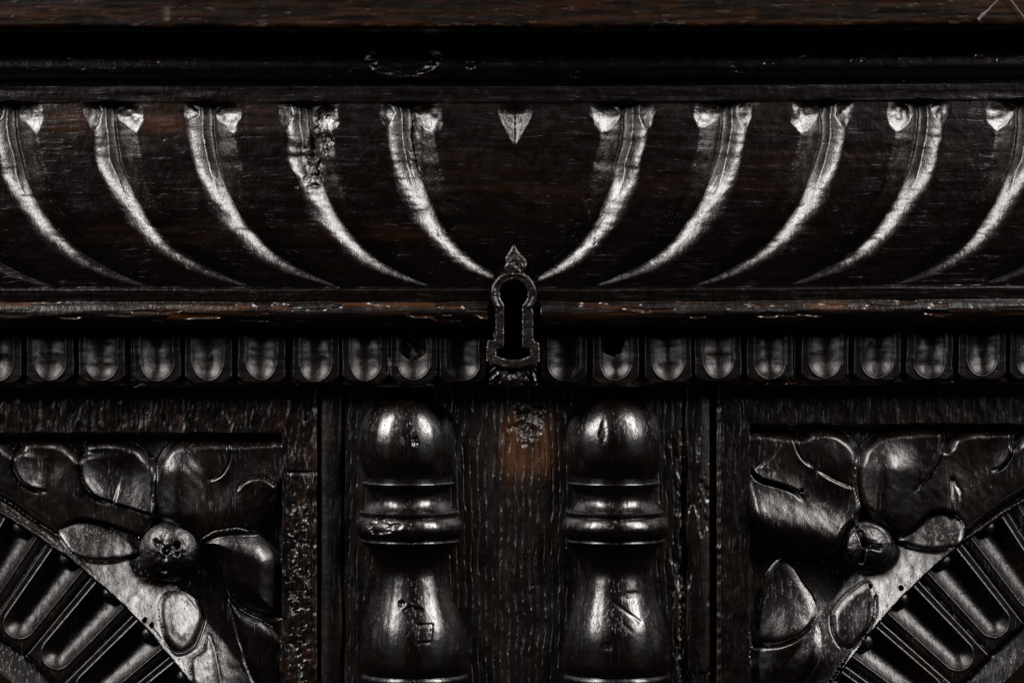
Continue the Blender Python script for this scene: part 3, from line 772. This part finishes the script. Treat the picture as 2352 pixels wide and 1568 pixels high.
        for a, b, rad, amp in domes:
            dd = segdist(X, Y, C(*a), C(*b))
            Z = Z + np.where(leafy, amp * np.exp(-(dd / rad) ** 2), 0)
        for pts, dep, wid, lip, reach, sd in cuts:
            Q = np.array([C(*p) for p in pts]); n_ = len(Q); tt = np.linspace(0, n_ - 1, n_ * 6)
            fx_ = smoothcurve(range(n_), Q[:, 0]); fy_ = smoothcurve(range(n_), Q[:, 1])
            Q = np.stack([fx_(tt), fy_(tt)], -1)
            best = np.full(X.shape, 1e9); sgn = np.zeros(X.shape); par = np.zeros(X.shape)
            m_ = (X > Q[:, 0].min() - 90) & (X < Q[:, 0].max() + 90) & (Y > Q[:, 1].min() - 90) & (Y < Q[:, 1].max() + 90)
            xm, ym = X[m_], Y[m_]; bm = np.full(xm.shape, 1e9); sm = np.zeros(xm.shape); pm = np.zeros(xm.shape)
            for j in range(len(Q) - 1):
                ex, ey = Q[j + 1] - Q[j]
                t1 = ((xm - Q[j, 0]) * ex + (ym - Q[j, 1]) * ey) / (ex * ex + ey * ey)
                t = np.clip(t1, 0, 1)
                dd = np.hypot(xm - Q[j, 0] - t * ex, ym - Q[j, 1] - t * ey)
                u = dd < bm
                cr = ex * (ym - Q[j, 1]) - ey * (xm - Q[j, 0])
                bm = np.where(u, dd, bm); sm = np.where(u, np.sign(cr), sm); pm = np.where(u, (j + t) / (len(Q) - 1), pm)
            # beyond the ends the cut dies out
            e0 = np.hypot(xm - Q[0, 0], ym - Q[0, 1]); e1 = np.hypot(xm - Q[-1, 0], ym - Q[-1, 1])
            tap = 1 - sst(0.72, 1.0, pm)
            tap2 = np.where(pm <= 0, np.exp(-(bm / 10) ** 2), 1.0) * np.where(pm >= 1, 0, 1)
            s_ = bm * sm * sd
            add = -dep * np.exp(-(s_ / wid) ** 2) * tap * np.where(pm <= 0, np.exp(-(bm / 6) ** 2), 1.0)
            add += np.where(s_ > 0, lip * np.exp(-s_ / reach) * (1 - np.exp(-s_ / 2.5)), 0) * sst(0, .10, pm) * (1 - sst(.62, 1.0, pm))
            Z[m_] += np.where(leafy[m_], add, 0)
        # chip and hollow details on the ground
        # raised fillet on the arch and the fluted tongues inside it
        fil = (dr > -4) & (dr < 6)
        zf = 10 + 7 * np.sqrt(np.clip(1 - ((dr - 1) / 6.0) ** 2, 0, 1)) + fbm(X, Y, 15, 15, 713, 3) * 2
        Z = np.where(fil, np.maximum(zf, np.where(dr < 0, Z, -99)), Z)
        lab = np.where(fil, 60, lab)
        inner = dr >= 6
        zt = np.full(X.shape, 0.0)
        tl = np.zeros(X.shape, int)
        for i, t0 in enumerate(thetas):
            v = r * np.radians(th - t0)
            hp = 0.5 * r * np.radians(5.45)
            own = np.abs(v) <= hp
            hw = 42 * (r / RA) ** 1.2
            e = np.clip((dr - 190) / 36, 0, None)
            q = np.sqrt((v / hw) ** 2 + e ** 2)
            fl = np.clip(1 - q, 0, 1)
            zz = 3 - 25 * (1 - (1 - fl) ** 2.0) + 2.2 * np.exp(-((q - 1.02) / .05) ** 2)
            zz -= 11 * np.exp(-((hp - np.abs(v)) / 3.0) ** 2)
            zz += vnoise(v, dr, 20, 110, 780 + i) * 1.0 * sst(0, .3, fl)
            b = 21.0 ** 2 - v ** 2 - (dr - 10) ** 2
            zz = np.where(b > 0, np.maximum(zz, -6 + np.sqrt(np.clip(b, 0, None)) * .7), zz)
            zt = np.where(own, zz, zt); tl = np.where(own, 70 + i, tl)
        zin = -10 + 0.42 * np.clip(dr - 248, 0, 60)
        zt = np.where(dr > 243, zin, zt); tl = np.where(dr > 243, 61, tl)
        zt -= 9 * np.exp(-((dr - 243) / 4.0) ** 2)
        Z = np.where(inner, zt + fbm(X, Y, 16, 80, 715, 3) * 0.6, Z)
        lab = np.where(inner, tl, lab)
        # frame of the door
        rough = fbm(X, Y, 13, 30, 801, 4)
        fr = 9 + rough * (2.2 if side == 'L' else 1.0) + fbm(X, Y, 11, 46, 805, 2) * (2.6 if side == 'L' else 1.3)
        worm = 0.0
        if side == 'L':
            we = sst(652, 668, X) * (1 - sst(705, 722, X)) * sst(1080, 1200, Y)
            worm = sst(.12, .34, fbm(X, Y, 10, 12, 811, 3)) * we
            fr = fr - worm * 1.8 + we * fbm(X, Y, 16, 20, 815, 3) * 2.0
            Z2 = 4 * np.exp(-((Y - 1085) / 3.0) ** 2) * (X > 660)
            fr = fr - Z2
        t = sst(-2.5, 2.0, inpan)
        Z = fr * (1 - t) + Z * t
        lab = np.where(inpan < 0, 0, lab)
        edge = (x1 - X) if side == 'L' else (X - x0)
        Z -= 7 * (1 - sst(0, 9, edge + vnoise(Y, Y * 0, 12, 9, 817) * 3))
        # worm holes
        rs = np.random.RandomState(830 if side == 'L' else 831)
        hl = [C(735, 1245), C(770, 1270), C(1535, 240), C(1445, 1050)] if side == 'L' else [C(1130, 1085), C(640, 600), C(985, 1080)]
        for hx, hy in hl: Z -= 16 * sst(-1, 1.5, 4.2 - np.hypot(X - hx, Y - hy))
        wear = (1 - sst(0, 7, edge)) * 1.3 * sst(-.15, .25, fbm(X, Y, 20, 40, 821, 3)) + 0.08 * sst(.05, .4, fbm(X, Y, 60, 120, 823, 3))
        if side == 'L': wear += 0.22 * (1 - t) * sst(0, .4, fbm(X, Y, 24, 30, 825, 3))
        return Z, lab, {'wear': np.clip(wear, 0, 1.4), 'dust': np.zeros_like(X) + worm * .15}
    parts = {0: ('door', W_ROUGH if side == 'L' else W_Z), 60: ('arch_fillet', W_Z), 61: ('inner_band', W_Z)}
    for k in range(30): parts[k + 1] = ('leaf', W_Z)
    for k in range(len(thetas)): parts[70 + k] = ('fluted_tongue', W_FLUTE)
    out = patch(x0, x1, 880, 1650, 2.0, fn, 0, -100, parts, parent)
    dr = out[0]
    dr['label'] = ('carved door with a worm-eaten frame edge and a cross-cut berry among leaves' if side == 'L'
                   else 'carved door with smooth frame and a three-slit berry among leaves')
    # berry in the middle of the leaves
    if side == 'L':
        segs = [((-4, -2), (-26, -24)), ((-4, -2), (22, -16)), ((-4, -2), (-8, 40)), ((20, -18), (22, 2))]
        def fb(X, Y, q):
            z = -14 + 54 * np.sqrt(np.clip(1 - (q / (rr + .5)) ** 2, 0, 1)) ** 0.9
            for a, b in segs:
                d = segdist(X, Y, (ros[0] + a[0], ros[1] + a[1]), (ros[0] + b[0], ros[1] + b[1]))
                z -= (6 + 7 * vnoise(X, Y, 9, 9, 851)) * sst(11, 4, d) if False else (7 + 9 * vnoise(X, Y, 8, 8, 851)) * (1 - sst(3, 10, d))
            return z + fbm(X, Y, 14, 14, 853, 3) * 2.2
    else:
        segs = [((-22, -40), (-8, -6)), ((-8, -6), (26, 2)), ((-8, -6), (-14, 34)), ((-14, -34), (0, -2))]
        def fb(X, Y, q):
            z = -16 + 52 * np.sqrt(np.clip(1 - (q / (rr + .5)) ** 2, 0, 1)) ** 0.9
            for a, b in segs:
                d = segdist(X, Y, (ros[0] + a[0], ros[1] + a[1]), (ros[0] + b[0], ros[1] + b[1]))
                z -= 13 * np.exp(-(d / 4.6) ** 2)
            z -= 3 * np.exp(-((q - 50) / 3.0) ** 2)
            return z + fbm(X, Y, 16, 16, 857, 3) * 1.8
    blob('berry', fb, ros[0], ros[1], rr, 20, W_BERRY, dr, 44, 110, 30)
    return dr
door('L', cabinet)
door('R', cabinet)

# ---- dusty cobweb over the top board's edge
def strand(pts, rad, z):
    P = np.array(pts, float); n = len(P); ring = 6; V = []
    for i, (x, y) in enumerate(P):
        t = P[min(i + 1, n - 1)] - P[max(i - 1, 0)]; t /= np.linalg.norm(t)
        for k in range(ring):
            a = 2 * math.pi * k / ring
            o = rad[i] * math.cos(a)
            V.append((x - t[1] * o, y + t[0] * o, z + rad[i] * 0.7 * math.sin(a)))
    V = np.array(V)
    idx = np.arange(n * ring).reshape(n, ring); nx = np.roll(idx, -1, 1)
    q = np.stack([idx[:-1], nx[:-1], nx[1:], idx[1:]], -1).reshape(-1, 4)
    return to_world(V[:, 0], V[:, 1], V[:, 2], 268), q
rs = np.random.RandomState(9)
def poly(a, b, n, amp): 
    t = np.linspace(0, 1, n)[:, None]
    return np.array(a) * (1 - t) + np.array(b) * t + (rs.rand(n, 2) - .5) * amp
v1, q1 = strand(poly((2247, 46), (2320, -30), 26, 2.2), np.interp(np.linspace(0, 1, 26), [0, .12, .25, .4, 1], [4.5, 4.8, 3.0, 1.7, 1.4]) * (0.8 + .5 * rs.rand(26)), 271)
v2, q2 = strand(poly((2296, -30), (2362, 52), 26, 2.4), 1.1 + 0.9 * rs.rand(26), 271)
cob = mesh_obj('cobweb', np.concatenate([v1, v2]), np.concatenate([q1, q2 + len(v1)]), DUST)
cob['label'] = 'grey dusty cobweb strands clinging to the edge of the top board'
cob['category'] = 'cobweb'
